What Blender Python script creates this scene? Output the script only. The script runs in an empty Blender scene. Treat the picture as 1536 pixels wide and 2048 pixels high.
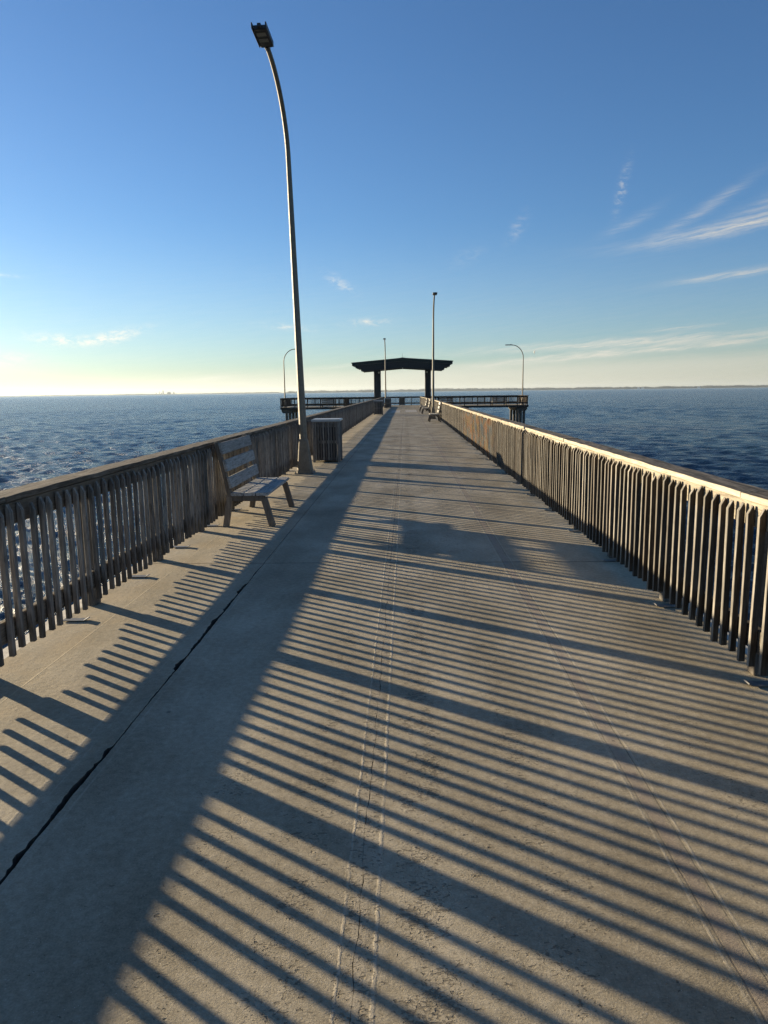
import bpy, bmesh, math, random
import numpy as np
from mathutils import Vector, Matrix

random.seed(7)
rng = np.random.default_rng(11)
S = bpy.context.scene
COL = S.collection
PI = math.pi

# ------------------------------------------------------------------ materials
def new_mat(name):
    m = bpy.data.materials.new(name)
    m.use_nodes = True
    nt = m.node_tree
    b = nt.nodes['Principled BSDF']
    return m, nt, b

class G:
    """tiny helper round a node tree"""
    def __init__(s, nt): s.nt = nt
    def n(s, t, **kw):
        x = s.nt.nodes.new(t)
        for k, v in kw.items(): setattr(x, k, v)
        return x
    def put(s, sock, v):
        if hasattr(v, 'is_linked') or isinstance(v, bpy.types.NodeSocket): s.nt.links.new(v, sock)
        elif v is not None: sock.default_value = v
    def math(s, op, a, b=None, c=None, clamp=False):
        x = s.n('ShaderNodeMath', operation=op, use_clamp=clamp)
        for i, v in enumerate((a, b, c)):
            if v is not None: s.put(x.inputs[i], v)
        return x.outputs[0]
    def vmath(s, op, a, b=None):
        x = s.n('ShaderNodeVectorMath', operation=op)
        s.put(x.inputs[0], a)
        if b is not None: s.put(x.inputs[1], b)
        return x.outputs[0]
    def pos(s): return s.n('ShaderNodeNewGeometry').outputs['Position']
    def sep(s, v):
        x = s.n('ShaderNodeSeparateXYZ'); s.put(x.inputs[0], v); return x.outputs
    def comb(s, x, y, z):
        c = s.n('ShaderNodeCombineXYZ')
        for i, v in enumerate((x, y, z)): s.put(c.inputs[i], v)
        return c.outputs[0]
    def noise(s, v, scale=1., detail=4., rough=.55, dist=0., dim='3D'):
        x = s.n('ShaderNodeTexNoise', noise_dimensions=dim)
        s.put(x.inputs['Vector'], v)
        x.inputs['Scale'].default_value = scale; x.inputs['Detail'].default_value = detail
        x.inputs['Roughness'].default_value = rough; x.inputs['Distortion'].default_value = dist
        return x.outputs['Fac']
    def vor(s, v, scale=1., feat='F1', rnd=1.):
        x = s.n('ShaderNodeTexVoronoi', feature=feat)
        s.put(x.inputs['Vector'], v); x.inputs['Scale'].default_value = scale; x.inputs['Randomness'].default_value = rnd
        return x
    def smooth(s, v, a, b):
        x = s.n('ShaderNodeMapRange', interpolation_type='SMOOTHSTEP')
        s.put(x.inputs['Value'], v); s.put(x.inputs['From Min'], a); s.put(x.inputs['From Max'], b)
        return x.outputs[0]
    def lin(s, v, a, b, c=0., d=1.):
        x = s.n('ShaderNodeMapRange')
        s.put(x.inputs['Value'], v); s.put(x.inputs['From Min'], a); s.put(x.inputs['From Max'], b)
        s.put(x.inputs['To Min'], c); s.put(x.inputs['To Max'], d)
        return x.outputs[0]
    def mix(s, f, a, b, bt='MIX'):
        x = s.n('ShaderNodeMix', data_type='RGBA', blend_type=bt)
        s.put(x.inputs[0], f)
        for i, v in ((6, a), (7, b)):
            if isinstance(v, tuple) and len(v) == 3: v = v + (1.,)
            s.put(x.inputs[i], v)
        return x.outputs[2]
    def ramp(s, f, *stops):
        x = s.n('ShaderNodeValToRGB'); s.put(x.inputs[0], f)
        e = x.color_ramp.elements
        while len(e) < len(stops): e.new(.5)
        for k, (p, c) in zip(e, stops):
            k.position = p; k.color = tuple(c) + (1.,)
        return x.outputs[0]
    def bump(s, h, dist=.003, strength=1., normal=None):
        x = s.n('ShaderNodeBump'); s.put(x.inputs['Height'], h)
        x.inputs['Distance'].default_value = dist; x.inputs['Strength'].default_value = strength
        if normal is not None: s.put(x.inputs['Normal'], normal)
        return x.outputs[0]

def wood(name, axis, dark, mid, light, mould=.5, bottom=None, rough=.85, fibre=55., grainbump=.0016, paint=False, tint=.5, vary=.3):
    m, nt, b = new_mat(name); g = G(nt)
    p = g.pos()
    sc = {'x': (.07, 1, 1), 'y': (1, .07, 1), 'z': (1, 1, .07)}[axis]
    gm = g.n('ShaderNodeNewGeometry'); oi = g.n('ShaderNodeObjectInfo')
    rnd = g.math('FRACT', g.math('ADD', gm.outputs['Random Per Island'], oi.outputs['Random']))
    off = g.math('MULTIPLY', rnd, 37.)
    q = g.vmath('MULTIPLY', g.vmath('ADD', p, g.comb(off, off, off)), sc)
    f1 = g.noise(q, fibre, 5, .65, .6)
    f2 = g.noise(q, fibre * 4, 3, .6)
    big = g.noise(p, 2.3, 4, .6)
    f = g.math('ADD', g.math('MULTIPLY', f1, .8), g.math('MULTIPLY', f2, .3))
    col = g.ramp(f, (.34, dark), (.52, mid), (.74, light))
    col = g.mix(g.math('MULTIPLY', g.smooth(rnd, .25, 1.), tint), col, g.mix(.5, dark, (.16, .10, .055)))
    rv = g.lin(g.math('FRACT', g.math('MULTIPLY', rnd, 7.31)), 0, 1, 1 - vary, 1 + vary)
    col = g.mix(1., col, g.comb(rv, rv, rv), 'MULTIPLY')
    lo = g.noise(g.vmath('MULTIPLY', p, (1, 1, .5)), 14., 5, .7)
    st = g.math('MULTIPLY', g.smooth(lo, .55, .72), mould)
    col = g.mix(st, col, (.022, .02, .015))
    if bottom:
        z = g.sep(p)[2]
        zz = g.math('ADD', z, g.math('MULTIPLY', g.math('SUBTRACT', g.noise(g.vmath('MULTIPLY', p, (1, 1, .3)), 9., 4), .5), .28))
        zz = g.math('ADD', zz, g.math('MULTIPLY', g.math('SUBTRACT', rnd, .5), .2))
        w = g.math('SUBTRACT', 1., g.smooth(zz, bottom - .05, bottom + .05))
        col = g.mix(g.math('MULTIPLY', w, .5), col, (.022, .02, .014))
    if paint:
        # worn mural paint left on the boards, in blotches
        y = g.sep(p)[1]; zc = g.sep(p)[2]
        band = g.math('MULTIPLY', g.smooth(y, 15.5, 18.), g.math('SUBTRACT', 1., g.smooth(y, 22.5, 27.)))
        pn = g.noise(g.comb(0., g.math('MULTIPLY', y, .6), zc), 2.2, 3, .5)
        worn = g.smooth(g.noise(q, 30., 4, .7), .42, .62)
        pc = g.ramp(pn, (.38, (.05, .15, .26)), (.46, (.30, .30, .24)), (.53, (.50, .16, .03)), (.62, (.50, .33, .09)))
        col = g.mix(g.math('MULTIPLY', g.math('MULTIPLY', band, worn), .75), col, pc)
    nt.links.new(col, b.inputs['Base Color'])
    b.inputs['Roughness'].default_value = rough
    b.inputs['Specular IOR Level'].default_value = .2
    nt.links.new(g.bump(f, grainbump, 1.), b.inputs['Normal'])
    return m

WD, WM, WL = (.038, .035, .031), (.155, .142, .122), (.30, .278, .24)
M = {}
M['picket'] = wood('weathered_picket_wood', 'z', WD, WM, WL, .55, bottom=.20, tint=.16, vary=.35)
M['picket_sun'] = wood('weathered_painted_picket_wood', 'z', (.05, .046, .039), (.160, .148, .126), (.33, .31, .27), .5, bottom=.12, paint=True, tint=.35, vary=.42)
M['picket_flank'] = wood('shaded_picket_flank_wood', 'z', (.014, .012, .009), (.048, .040, .030), (.10, .085, .062), .55)  # darkened copy of the picket wood: shade on the sides put into colour
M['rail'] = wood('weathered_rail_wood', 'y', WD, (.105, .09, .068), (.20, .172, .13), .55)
M['rail_sun'] = wood('sunlit_rail_wood', 'y', (.12, .10, .072), (.35, .31, .235), (.52, .465, .36), .3, tint=.12)  # pale copy of the rail wood: sunlight put into its colour
M['cap'] = wood('grey_cap_wood', 'y', (.016, .014, .011), (.075, .065, .051), (.26, .225, .175), .5, grainbump=.006, fibre=30., tint=.3, vary=.2)
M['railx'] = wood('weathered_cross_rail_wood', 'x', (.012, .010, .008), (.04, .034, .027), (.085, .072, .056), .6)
M['post'] = wood('weathered_post_wood', 'z', WD, WM, WL, .6)
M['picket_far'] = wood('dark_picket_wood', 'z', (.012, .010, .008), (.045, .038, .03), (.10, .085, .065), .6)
M['bench_slat'] = wood('greyed_bench_slat_wood', 'y', (.085, .082, .074), (.33, .32, .29), (.52, .505, .455), .5, tint=.12)
M['bench_slat_x'] = wood('greyed_bench_slat_wood_across', 'x', (.085, .082, .074), (.33, .32, .29), (.52, .505, .455), .5, tint=.12)
M['bench_frame'] = wood('brown_bench_frame_wood', 'z', (.07, .055, .042), (.17, .14, .105), (.27, .225, .17), .3)
M['slat'] = wood('dark_slat_wood', 'z', (.035, .034, .03), (.15, .142, .125), (.31, .295, .26), .4)

def simple(name, col, rough=.6, metal=0., var=.25, scale=8., bump=.0, spec=.5):
    m, nt, b = new_mat(name); g = G(nt); p = g.pos()
    n = g.noise(p, scale, 6, .65)
    c0 = tuple(max(0, x * (1 - var)) for x in col); c1 = tuple(min(1, x * (1 + var)) for x in col)
    nt.links.new(g.ramp(n, (.3, c0), (.7, c1)), b.inputs['Base Color'])
    b.inputs['Metallic'].default_value = metal
    b.inputs['Specular IOR Level'].default_value = spec
    nt.links.new(g.lin(g.noise(p, scale * 3, 4), .3, .7, max(.05, rough - .1), min(1, rough + .1)), b.inputs['Roughness'])
    if bump: nt.links.new(g.bump(g.noise(p, scale * 9, 4), bump), b.inputs['Normal'])
    return m

M['lamp_metal'] = simple('bronze_painted_aluminium', (.17, .143, .10), .62, .0, .22, 14., .0006)
M['base_cover'] = simple('tan_cast_cover', (.19, .155, .105), .6, .1, .25, 10., .001)
M['fixture'] = simple('dark_fixture_metal', (.05, .055, .06), .5, .5)
M['led'] = simple('led_lens', (.20, .19, .15), .3, 0., .3, 90.)
M['digit'] = simple('faded_number_sticker', (.38, .33, .19), .7)
M['galv'] = simple('galvanised_plate', (.17, .163, .15), .55, .5, .3, 30.)
M['lid'] = simple('pale_grey_lid', (.38, .39, .375), .42, .0, .12, 9.)
M['bin'] = simple('black_bin_liner', (.018, .018, .02), .6)
M['pav'] = simple('dark_pavilion_paint', (.012, .015, .017), .6, 0., .3, 3.)
M['roof'] = simple('dark_green_roof_metal', (.014, .022, .02), .55, .1, .2, 2.)
M['ridge'] = simple('grey_ridge_flashing', (.14, .15, .15), .5, .4)
M['glass_white'] = simple('white_lamp_glass', (.75, .72, .62), .3)
M['concrete_pile'] = simple('stained_pile_concrete', (.10, .088, .07), .9, 0., .45, 1.6, .006)
M['hull'] = simple('dark_ship_hull', (.04, .04, .045), .6)
M['shipwhite'] = simple('ship_white', (.5, .5, .48), .6)
M['tower'] = simple('far_building_grey', (.07, .07, .075), .7)
M['palebld'] = simple('far_building_pale', (.7, .68, .62), .7)
M['shore'] = simple('wooded_shore', (.015, .027, .024), .95, 0., .4, .01)
M['moon'] = simple('moon_rock', (.45, .45, .44), 1., 0., .15, .02, 0., 0.)

def deck_mat():
    m, nt, b = new_mat('worn_concrete_deck'); g = G(nt)
    p = g.pos(); x, y, z = g.sep(p)
    fine = g.noise(p, 190., 4, .7)
    med = g.noise(p, 28., 5, .65)
    low = g.noise(g.vmath('MULTIPLY', p, (1., .55, 1.)), 1.3, 5, .6)
    big = g.noise(g.vmath('MULTIPLY', p, (1., .4, 1.)), .5, 3, .5)
    f = g.math('ADD', g.math('MULTIPLY', low, .55), g.math('MULTIPLY', med, .30))
    f = g.math('ADD', f, g.math('MULTIPLY', g.noise(p, 120., 5, .8), .42))
    col = g.ramp(f, (.40, (.112, .093, .062)), (.58, (.276, .235, .160)), (.80, (.51, .445, .325)))
    # stains
    st = g.smooth(g.noise(g.vmath('MULTIPLY', p, (1.2, .5, 1.)), 1.1, 5, .65, .5), .56, .74)
    col = g.mix(g.math('MULTIPLY', st, .35), col, (.17, .145, .108))
    # ochre wash along the left railing foot
    oc = g.math('MULTIPLY', g.math('SUBTRACT', 1., g.smooth(x, -2.45, -1.75)), g.smooth(g.noise(p, 2.2, 5, .65), .38, .66))
    col = g.mix(g.math('MULTIPLY', oc, .6), col, (.40, .31, .185))
    # specks
    sp = g.vor(p, 120.)
    col = g.mix(g.math('MULTIPLY', g.math('SUBTRACT', 1., g.smooth(sp.outputs['Distance'], .08, .22)), g.smooth(g.n('ShaderNodeSeparateColor').outputs[0] if False else g.sep(sp.outputs['Color'])[0], .88, .9)), col, (.55, .52, .45))
    gm_ = g.vor(g.vmath('MULTIPLY', p, (1., .8, 1.)), 2.6); gmr = g.sep(gm_.outputs['Color'])
    gum = g.math('MULTIPLY', g.math('SUBTRACT', 1., g.smooth(g.math('ADD', gm_.outputs['Distance'], g.math('MULTIPLY', g.math('SUBTRACT', med, .5), .05)), .022, .05)), g.math('GREATER_THAN', gmr[0], .5))
    col = g.mix(g.math('MULTIPLY', gum, .55), col, (.085, .075, .06))
    dr = g.vor(g.vmath('ADD', p, g.comb(7.3, 2.1, 0.)), 1.1); drr = g.sep(dr.outputs['Color'])
    drop = g.math('MULTIPLY', g.math('SUBTRACT', 1., g.smooth(g.math('ADD', dr.outputs['Distance'], g.math('MULTIPLY', g.math('SUBTRACT', med, .5), .09)), .010, .030)), g.math('GREATER_THAN', drr[0], .72))
    col = g.mix(g.math('MULTIPLY', drop, .7), col, (.62, .60, .54))
    # longitudinal grout lines (raised, pale, broken)
    wob = g.math('MULTIPLY', g.math('SUBTRACT', g.noise(g.comb(0., y, 0.), 1.7, 5, .7), .5), .05)
    wob2 = g.math('MULTIPLY', g.math('SUBTRACT', g.noise(g.comb(3., y, 0.), 4.5, 4, .7), .5), .022)
    grit = g.noise(g.vmath('MULTIPLY', p, (1., 1.3, 1.)), 105., 5, .78, .0)
    H = g.math('MULTIPLY', fine, .30)
    H = g.math('ADD', H, g.math('MULTIPLY', grit, g.math('ADD', .55, g.math('MULTIPLY', g.smooth(x, -1.4, -.7), 1.1))))
    H = g.math('ADD', H, g.math('MULTIPLY', med, 1.0))
    H = g.math('ADD', H, g.math('MULTIPLY', low, 4.5))
    wob3 = g.math('ADD', wob2, g.math('MULTIPLY', g.math('SUBTRACT', g.noise(g.comb(5., y, x), 19., 4, .75), .5), .020))
    def line(x0, w, wsrc, brk, colr, hgt, amt, seed):
        nonlocal col, H
        d = g.math('ABSOLUTE', g.math('ADD', g.math('SUBTRACT', x, x0), wsrc))
        l = g.math('SUBTRACT', 1., g.smooth(d, w * .2, w * .8))
        hgt = hgt * .42
        k = g.lin(g.smooth(g.noise(g.comb(seed, g.math('MULTIPLY', y, 1.), x), 2.3, 6, .75), brk - .06, brk + .2), 0, 1, .22, 1.)
        l = g.math('MULTIPLY', l, k)
        col = g.mix(g.math('MULTIPLY', l, amt), col, colr)
        H = g.math('ADD', H, g.math('MULTIPLY', l, hgt))
        return l
    pale = (.50, .445, .34); darkc = (.05, .045, .036)
    line(-1.625, .012, wob2, .44, pale, 1.0, .45, 1.)
    line(-1.56, .007, wob2, .50, pale, .7, .4, 2.)
    line(-1.42, .010, wob2, .47, pale, 1.0, .45, 3.)
    line(-2.30, .006, 0., .30, (.47, .39, .26), 1.2, .55, 4.)
    line(-.215, .009, wob3, .38, pale, 2.2, .6, 5.)
    line(-.105, .012, wob3, .36, pale, 2.6, .62, 6.)
    line(-.16, .05, 0., .35, (.40, .345, .255), .5, .35, 9.)
    line(.955, .010, wob2, .40, pale, 1.2, .5, 7.)
    line(1.06, .009, wob2, .40, pale, 1.2, .5, 8.)
    line(.975, .006, wob2, .38, darkc, -1.2, .6, 10.)
    line(1.045, .005, wob2, .42, darkc, -1.2, .6, 11.)
    line(1.005, .055, 0., .32, (.27, .215, .175), .0, .5, 12.)
    # pock marks, crowded along the wheel tracks
    tr = g.math('SUBTRACT', 1., g.smooth(g.math('ABSOLUTE', g.math('SUBTRACT', x, .06)), .05, .15))
    for x0, w, a_ in ((-.40, .20, .75), (.50, .28, .62), (1.40, .25, .5), (-.75, .2, .55), (.2, .9, .42)):
        tr = g.math('MAXIMUM', tr, g.math('MULTIPLY', g.math('SUBTRACT', 1., g.smooth(g.math('ABSOLUTE', g.math('SUBTRACT', x, x0)), .02, w)), a_))
    cl = g.smooth(g.noise(p, 4.5, 4, .65), .36, .64)
    seam = g.math('SUBTRACT', 1., g.smooth(g.math('ABSOLUTE', g.math('ADD', x, .16)), .04, .10))
    dens = g.math('MULTIPLY', g.math('MAXIMUM', g.math('MULTIPLY', tr, cl), g.math('MULTIPLY', seam, .55)), g.smooth(x, -1.25, -.8))
    pn1 = g.noise(g.vmath('MULTIPLY', p, (1., 1.7, 1.)), 34., 2, .5, .5)
    pn2 = g.noise(g.vmath('MULTIPLY', p, (1., 1.5, 1.)), 62., 2, .5, .4)
    T1 = g.math('SUBTRACT', .72, g.math('MULTIPLY', dens, .20))
    T2 = g.math('SUBTRACT', .71, g.math('MULTIPLY', dens, .19))
    pit = g.math('MAXIMUM', g.smooth(pn1, T1, g.math('ADD', T1, .05)), g.math('MULTIPLY', g.smooth(pn2, T2, g.math('ADD', T2, .05)), .8))
    H = g.math('SUBTRACT', H, g.math('MULTIPLY', pit, 3.4))
    col = g.mix(g.math('MULTIPLY', pit, .5), col, (.07, .058, .042))
    # pale repaired patches far along the walkway
    pa = None
    for xa, xb, ya, yb in ((-1.25, -.45, 59., 66.), (-.05, 1.0, 60., 67.)):
        q_ = g.math('MULTIPLY', g.math('MULTIPLY', g.smooth(x, xa, xa + .08), g.math('SUBTRACT', 1., g.smooth(x, xb - .08, xb))), g.math('MULTIPLY', g.smooth(y, ya, ya + .5), g.math('SUBTRACT', 1., g.smooth(y, yb - .5, yb))))
        pa = q_ if pa is None else g.math('MAXIMUM', pa, q_)
    col = g.mix(g.math('MULTIPLY', pa, .7), col, (.50, .48, .42))
    nt.links.new(col, b.inputs['Base Color'])
    b.inputs['Roughness'].default_value = .88
    b.inputs['Specular IOR Level'].default_value = .25
    nt.links.new(g.bump(H, .0022, 1.), b.inputs['Normal'])
    return m
M['deck'] = deck_mat()
M['deck_side'] = simple('dark_joint_concrete', (.055, .048, .038), .95, 0., .4, 20.)
M['kerb'] = simple('pale_edge_concrete', (.62, .59, .51), .9, 0., .2, 12., .002)

def water_mat():
    m, nt, b = new_mat('sea_water'); g = G(nt)
    p = g.pos()
    q = g.vmath('MULTIPLY', p, (1., 1.25, 1.))
    h = g.math('ADD', g.math('MULTIPLY', g.noise(q, 1.5, 6, .68, .4), 1.), g.math('MULTIPLY', g.noise(q, 7., 4, .6, .5), .16))
    b.inputs['Base Color'].default_value = (.015, .040, .062, 1)
    dist = g.n('ShaderNodeVectorMath', operation='LENGTH'); nt.links.new(p, dist.inputs[0])
    far = g.smooth(dist.outputs['Value'], 15., 170.)
    nt.links.new(g.lin(far, 0, 1, .17, .20), b.inputs['Roughness'])
    b.inputs['IOR'].default_value = 1.333
    # unresolved chop far out: facets tilted by a directional noise instead of a height
    def facet(sc_, seed):
        t_ = g.n('ShaderNodeTexNoise'); t_.inputs['Scale'].default_value = sc_; t_.inputs['Detail'].default_value = 4; t_.inputs['Roughness'].default_value = .7
        nt.links.new(g.vmath('ADD', g.vmath('MULTIPLY', p, (1.35, .6, 1.)), (seed, seed, 0.)), t_.inputs['Vector'])
        return g.vmath('SUBTRACT', t_.outputs['Color'], (.5, .5, .5))
    fv = g.vmath('ADD', facet(.9, 3.), g.vmath('MULTIPLY', facet(.22, 9.), (.45, .45, 0.)))
    fv = g.vmath('MULTIPLY', fv, g.comb(g.math('MULTIPLY', far, .95), g.math('MULTIPLY', far, .95), 0.))
    nt.links.new(g.vmath('NORMALIZE', g.vmath('ADD', g.bump(h, .34, 1.), fv)), b.inputs['Normal'])
    return m
M['water'] = water_mat()

# ------------------------------------------------------------------ mesh building
class MB:
    def __init__(s): s.v = []; s.f = []
    def add(s, vs, fs):
        o = len(s.v); s.v += [tuple(v) for v in vs]; s.f += [tuple(i + o for i in f) for f in fs]; return s
    def box(s, x0, x1, y0, y1, z0, z1):
        return s.add([(x0, y0, z0), (x1, y0, z0), (x1, y1, z0), (x0, y1, z0), (x0, y0, z1), (x1, y0, z1), (x1, y1, z1), (x0, y1, z1)],
                     [(0, 3, 2, 1), (4, 5, 6, 7), (0, 1, 5, 4), (1, 2, 6, 5), (2, 3, 7, 6), (3, 0, 4, 7)])
    def prism(s, poly, axis, a, b):
        """poly in the two other axes, extruded along axis from a to b"""
        n = len(poly)
        def P(u, v, w):
            return {'x': (w, u, v), 'y': (u, w, v), 'z': (u, v, w)}[axis]
        vs = [P(u, v, a) for u, v in poly] + [P(u, v, b) for u, v in poly]
        fs = [tuple(range(n)), tuple(range(2 * n - 1, n - 1, -1))] + [(i, i + n, (i + 1) % n + n, (i + 1) % n) for i in range(n)]
        return s.add(vs, fs)
    def bar(s, p, q, w, d, side=(0, 1, 0)):
        """rectangular bar p->q; w across 'side', d across the third direction"""
        p, q = Vector(p), Vector(q); t = (q - p).normalized(); sd = Vector(side); sd = (sd - t * sd.dot(t)).normalized(); e = t.cross(sd)
        vs = [c + sd * (i * w / 2) + e * (j * d / 2) for c in (p, q) for i, j in ((-1, -1), (1, -1), (1, 1), (-1, 1))]
        return s.add(vs, [(0, 3, 2, 1), (4, 5, 6, 7), (0, 1, 5, 4), (1, 2, 6, 5), (2, 3, 7, 6), (3, 0, 4, 7)])
    def tube(s, pts, rad, n=8, rot=PI / 8):
        pts = [Vector(p) for p in pts]; rings = []
        ref = Vector((1, 0, 0))
        for i, p in enumerate(pts):
            t = (pts[min(i + 1, len(pts) - 1)] - pts[max(i - 1, 0)]).normalized()
            u = (ref - t * ref.dot(t)).normalized(); w = t.cross(u)
            r = rad[i] if isinstance(rad, (list, tuple)) else rad
            rings.append([p + (u * math.cos(rot + k * 2 * PI / n) + w * math.sin(rot + k * 2 * PI / n)) * r for k in range(n)])
        vs = [v for r in rings for v in r]; fs = []
        for i in range(len(pts) - 1):
            for k in range(n):
                fs.append((i * n + k, i * n + (k + 1) % n, (i + 1) * n + (k + 1) % n, (i + 1) * n + k))
        fs.append(tuple(range(n - 1, -1, -1))); fs.append(tuple(range((len(pts) - 1) * n, len(pts) * n)))
        return s.add(vs, fs)
    def mesh(s, name, bevel=0., mats=()):
        me = bpy.data.meshes.new(name); me.from_pydata(s.v, [], s.f)
        bm = bmesh.new(); bm.from_mesh(me)
        bmesh.ops.recalc_face_normals(bm, faces=bm.faces)
        if bevel: bmesh.ops.bevel(bm, geom=list(bm.edges), offset=bevel, segments=1, affect='EDGES', profile=.5)
        bm.to_mesh(me); bm.free()
        for m in mats: me.materials.append(m)
        return me

def link(name, me, parent=None, loc=(0, 0, 0), rot=(0, 0, 0)):
    o = bpy.data.objects.new(name, me); COL.objects.link(o)
    o.location = loc; o.rotation_euler = rot
    if parent: o.parent = parent
    return o
def part(name, mb, m, parent, bevel=0., loc=(0, 0, 0)):
    return link(name, mb.mesh(name, bevel, [m]), parent, loc)
def tag(o, label, cat, group=None):
    o['label'] = label; o['category'] = cat
    if group: o['group'] = group
    return o
def thing(name, label, cat, loc=(0, 0, 0), rz=0., group=None):
    o = bpy.data.objects.new(name, None); COL.objects.link(o)
    o.empty_display_size = .1
    o.location = loc; o.rotation_euler = (0, 0, rz)
    return tag(o, label, cat, group)
def struct(o):
    o['kind'] = 'structure'; return o
def copy_tree(o, parent=None):
    c = o.copy(); COL.objects.link(c)
    if parent: c.parent = parent
    for ch in list(o.children): copy_tree(ch, c)
    return c

# ------------------------------------------------------------------ camera (from the photograph's own vanishing lines)
pitch, yaw, roll, HC = .1679, -.0318, -.0122, 1.7113
fw = Vector((math.sin(yaw) * math.cos(pitch), math.cos(yaw) * math.cos(pitch), -math.sin(pitch)))
rt = Vector((math.cos(yaw), -math.sin(yaw), 0)); up = rt.cross(fw)
r2 = rt * math.cos(roll) + up * math.sin(roll); u2 = up * math.cos(roll) - rt * math.sin(roll)
cam = bpy.data.cameras.new('camera'); co = bpy.data.objects.new('camera', cam); COL.objects.link(co)
mw = Matrix.Identity(4)
for i in range(3):
    mw[i][0] = r2[i]; mw[i][1] = u2[i]; mw[i][2] = -fw[i]
mw[2][3] = HC
co.matrix_world = mw
cam.sensor_fit = 'VERTICAL'; cam.sensor_height = 24.; cam.lens = 24. * 1420 / 2048
cam.clip_start = .05; cam.clip_end = 60000
S.camera = co

# ------------------------------------------------------------------ deck
ZW = -2.4
def jag(x0, y0, y1, step, amp, seed):
    r = random.Random(seed); pts = []; y = y0; a = 0.
    while y < y1:
        a = a * .75 + r.uniform(-amp, amp)
        pts.append((x0 + a, y)); y += step * r.uniform(.5, 1.5)
    pts.append((x0, y1)); return pts
def slab(mb, left, right, z1=0., z0=-.09):
    poly = left + right[::-1]
    mb.prism([(x, y) for x, y in poly], 'z', z0, z1)
deck = MB()
joints = [-6., -.6, 7.02, 14.8, 22.5, 30.2, 37.9, 45.6, 53.3, 61., 68.7, 76.4, 84.]
TG = .006
for k in range(len(joints) - 1):
    a, b_ = joints[k] + TG, joints[k + 1] - TG
    near = k <= 1
    st = .09 if near else 1.2
    # big open crack beside the left strip, then the hairline crack in the middle seam
    r = random.Random(90 + k)
    c0, c0r = [], []; y = a; wv = .006; tgt = .006; off = 0.; run = 0
    while y < b_:
        if run <= 0:
            m0 = .017 if y < 3.15 else .008 if y < 4.05 else .021 if y < 6.15 else .007
            tgt = m0 * r.choice((.55, .8, 1., 1.25, 1.5)) if near else .005
            run = r.randint(2, 9)
        run -= 1
        wv = wv * .3 + tgt * .7 + (r.uniform(-.3, .3) * tgt if near else 0.)
        off = off * .85 + r.uniform(-.0022, .0022)
        c0.append((-1.452 + off - max(.0055, wv), y)); c0r.append((-1.452 + off, y))
        y += (r.uniform(.010, .034) if near else 1.2)
    c0.append((-1.457, b_)); c0r.append((-1.452, b_))
    c1 = jag(-.165, a, b_, .055 if near else 1.2, .006 if near else .002, 70 + k)
    c1r = [(x + (r.choice((.0007, .001, .0016, .0026, .004)) if near else .003), y) for x, y in c1]
    slab(deck, [(-2.66, a), (-2.66, b_)], c0)
    slab(deck, c0r, c1)
    slab(deck, c1r, [(2.20, a), (2.20, b_)])
dme = deck.mesh('deck', 0., [M['deck'], M['deck_side'], M['kerb']])
for p_ in dme.polygons:
    if abs(p_.normal.z) < .5: p_.material_index = 1
dk = struct(link('deck', dme))
e = MB()
e.box(-2.80, -2.672, -6, 84, -.32, -.012); e.box(2.212, 2.34, -6, 84, -.32, -.012)
ek = struct(link('deck_edge', e.mesh('deck_edge', .008, [M['kerb']])))
sb = MB(); sb.box(-2.66, 2.2, -6, 83.9, -.40, -.095)
for xg in (-2.1, -.9, .4, 1.6): sb.box(xg - .2, xg + .2, -6, 83.9, -.85, -.402)
struct(link('deck_underside', sb.mesh('deck_underside', 0, [M['deck_side']])))
# pier head (a T across the end)
th = MB()
th.box(-14.75, 14.32, 84.0, 91.0, -.16, 0.)
thm = th.mesh('pier_head_deck', 0, [M['deck'], M['deck_side']])
for p_ in thm.polygons:
    if abs(p_.normal.z) < .5: p_.material_index = 1
struct(link('pier_head_deck', thm))
th = MB(); th.box(-14.73, 14.30, 84.05, 90.95, -.26, -.162)
struct(link('pier_head_underside', th.mesh('pier_head_underside', 0, [M['deck_side']])))

# ------------------------------------------------------------------ railings
def picket_mesh(seed, m, flank=None, w0=.033, d=.033, z0=.085, z1=1.03):
    """inner face on n=0, body runs to n=-.04; local x = along the rail, y = -n (outwards)"""
    r = random.Random(seed)
    w = w0 + r.uniform(-.003, .003); h = z1 + r.uniform(-.006, .006); b0 = z0 + r.uniform(-.01, .01)
    poly = [(0, b0), (d, b0), (d, h - .030), (d * .84, h - .004), (d * .72, h), (0, h - .050)]
    mb = MB(); mb.prism(poly, 'x', -w / 2, w / 2)
    me = bpy.data.meshes.new('picket'); me.from_pydata(mb.v, [], mb.f)
    bm = bmesh.new(); bm.from_mesh(me)
    bmesh.ops.recalc_face_normals(bm, faces=bm.faces)
    # cut the length a few times so that the stick can warp a little
    for zc in (.25, .45, .65, .85):
        bmesh.ops.bisect_plane(bm, geom=list(bm.verts) + list(bm.edges) + list(bm.faces), plane_co=(0, 0, zc), plane_no=(0, 0, 1))
    bmesh.ops.bevel(bm, geom=[e for e in bm.edges if e.calc_face_angle(0) > .3], offset=.0022, segments=1, affect='EDGES', profile=.5)
    ph, am = r.uniform(0, 6), r.uniform(0, .0035)
    for v in bm.verts:
        v.co.x += am * math.sin(v.co.z * 4.2 + ph) + r.uniform(-.0006, .0006)
        v.co.y += .5 * am * math.cos(v.co.z * 3.1 + ph)
        bm.normal_update()
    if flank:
        for f in bm.faces: f.material_index = 0 if f.normal.y < -.35 else 1  # all but the walkway face take the darker copy, shade painted in
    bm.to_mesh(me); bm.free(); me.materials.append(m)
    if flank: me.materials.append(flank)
    return me

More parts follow.
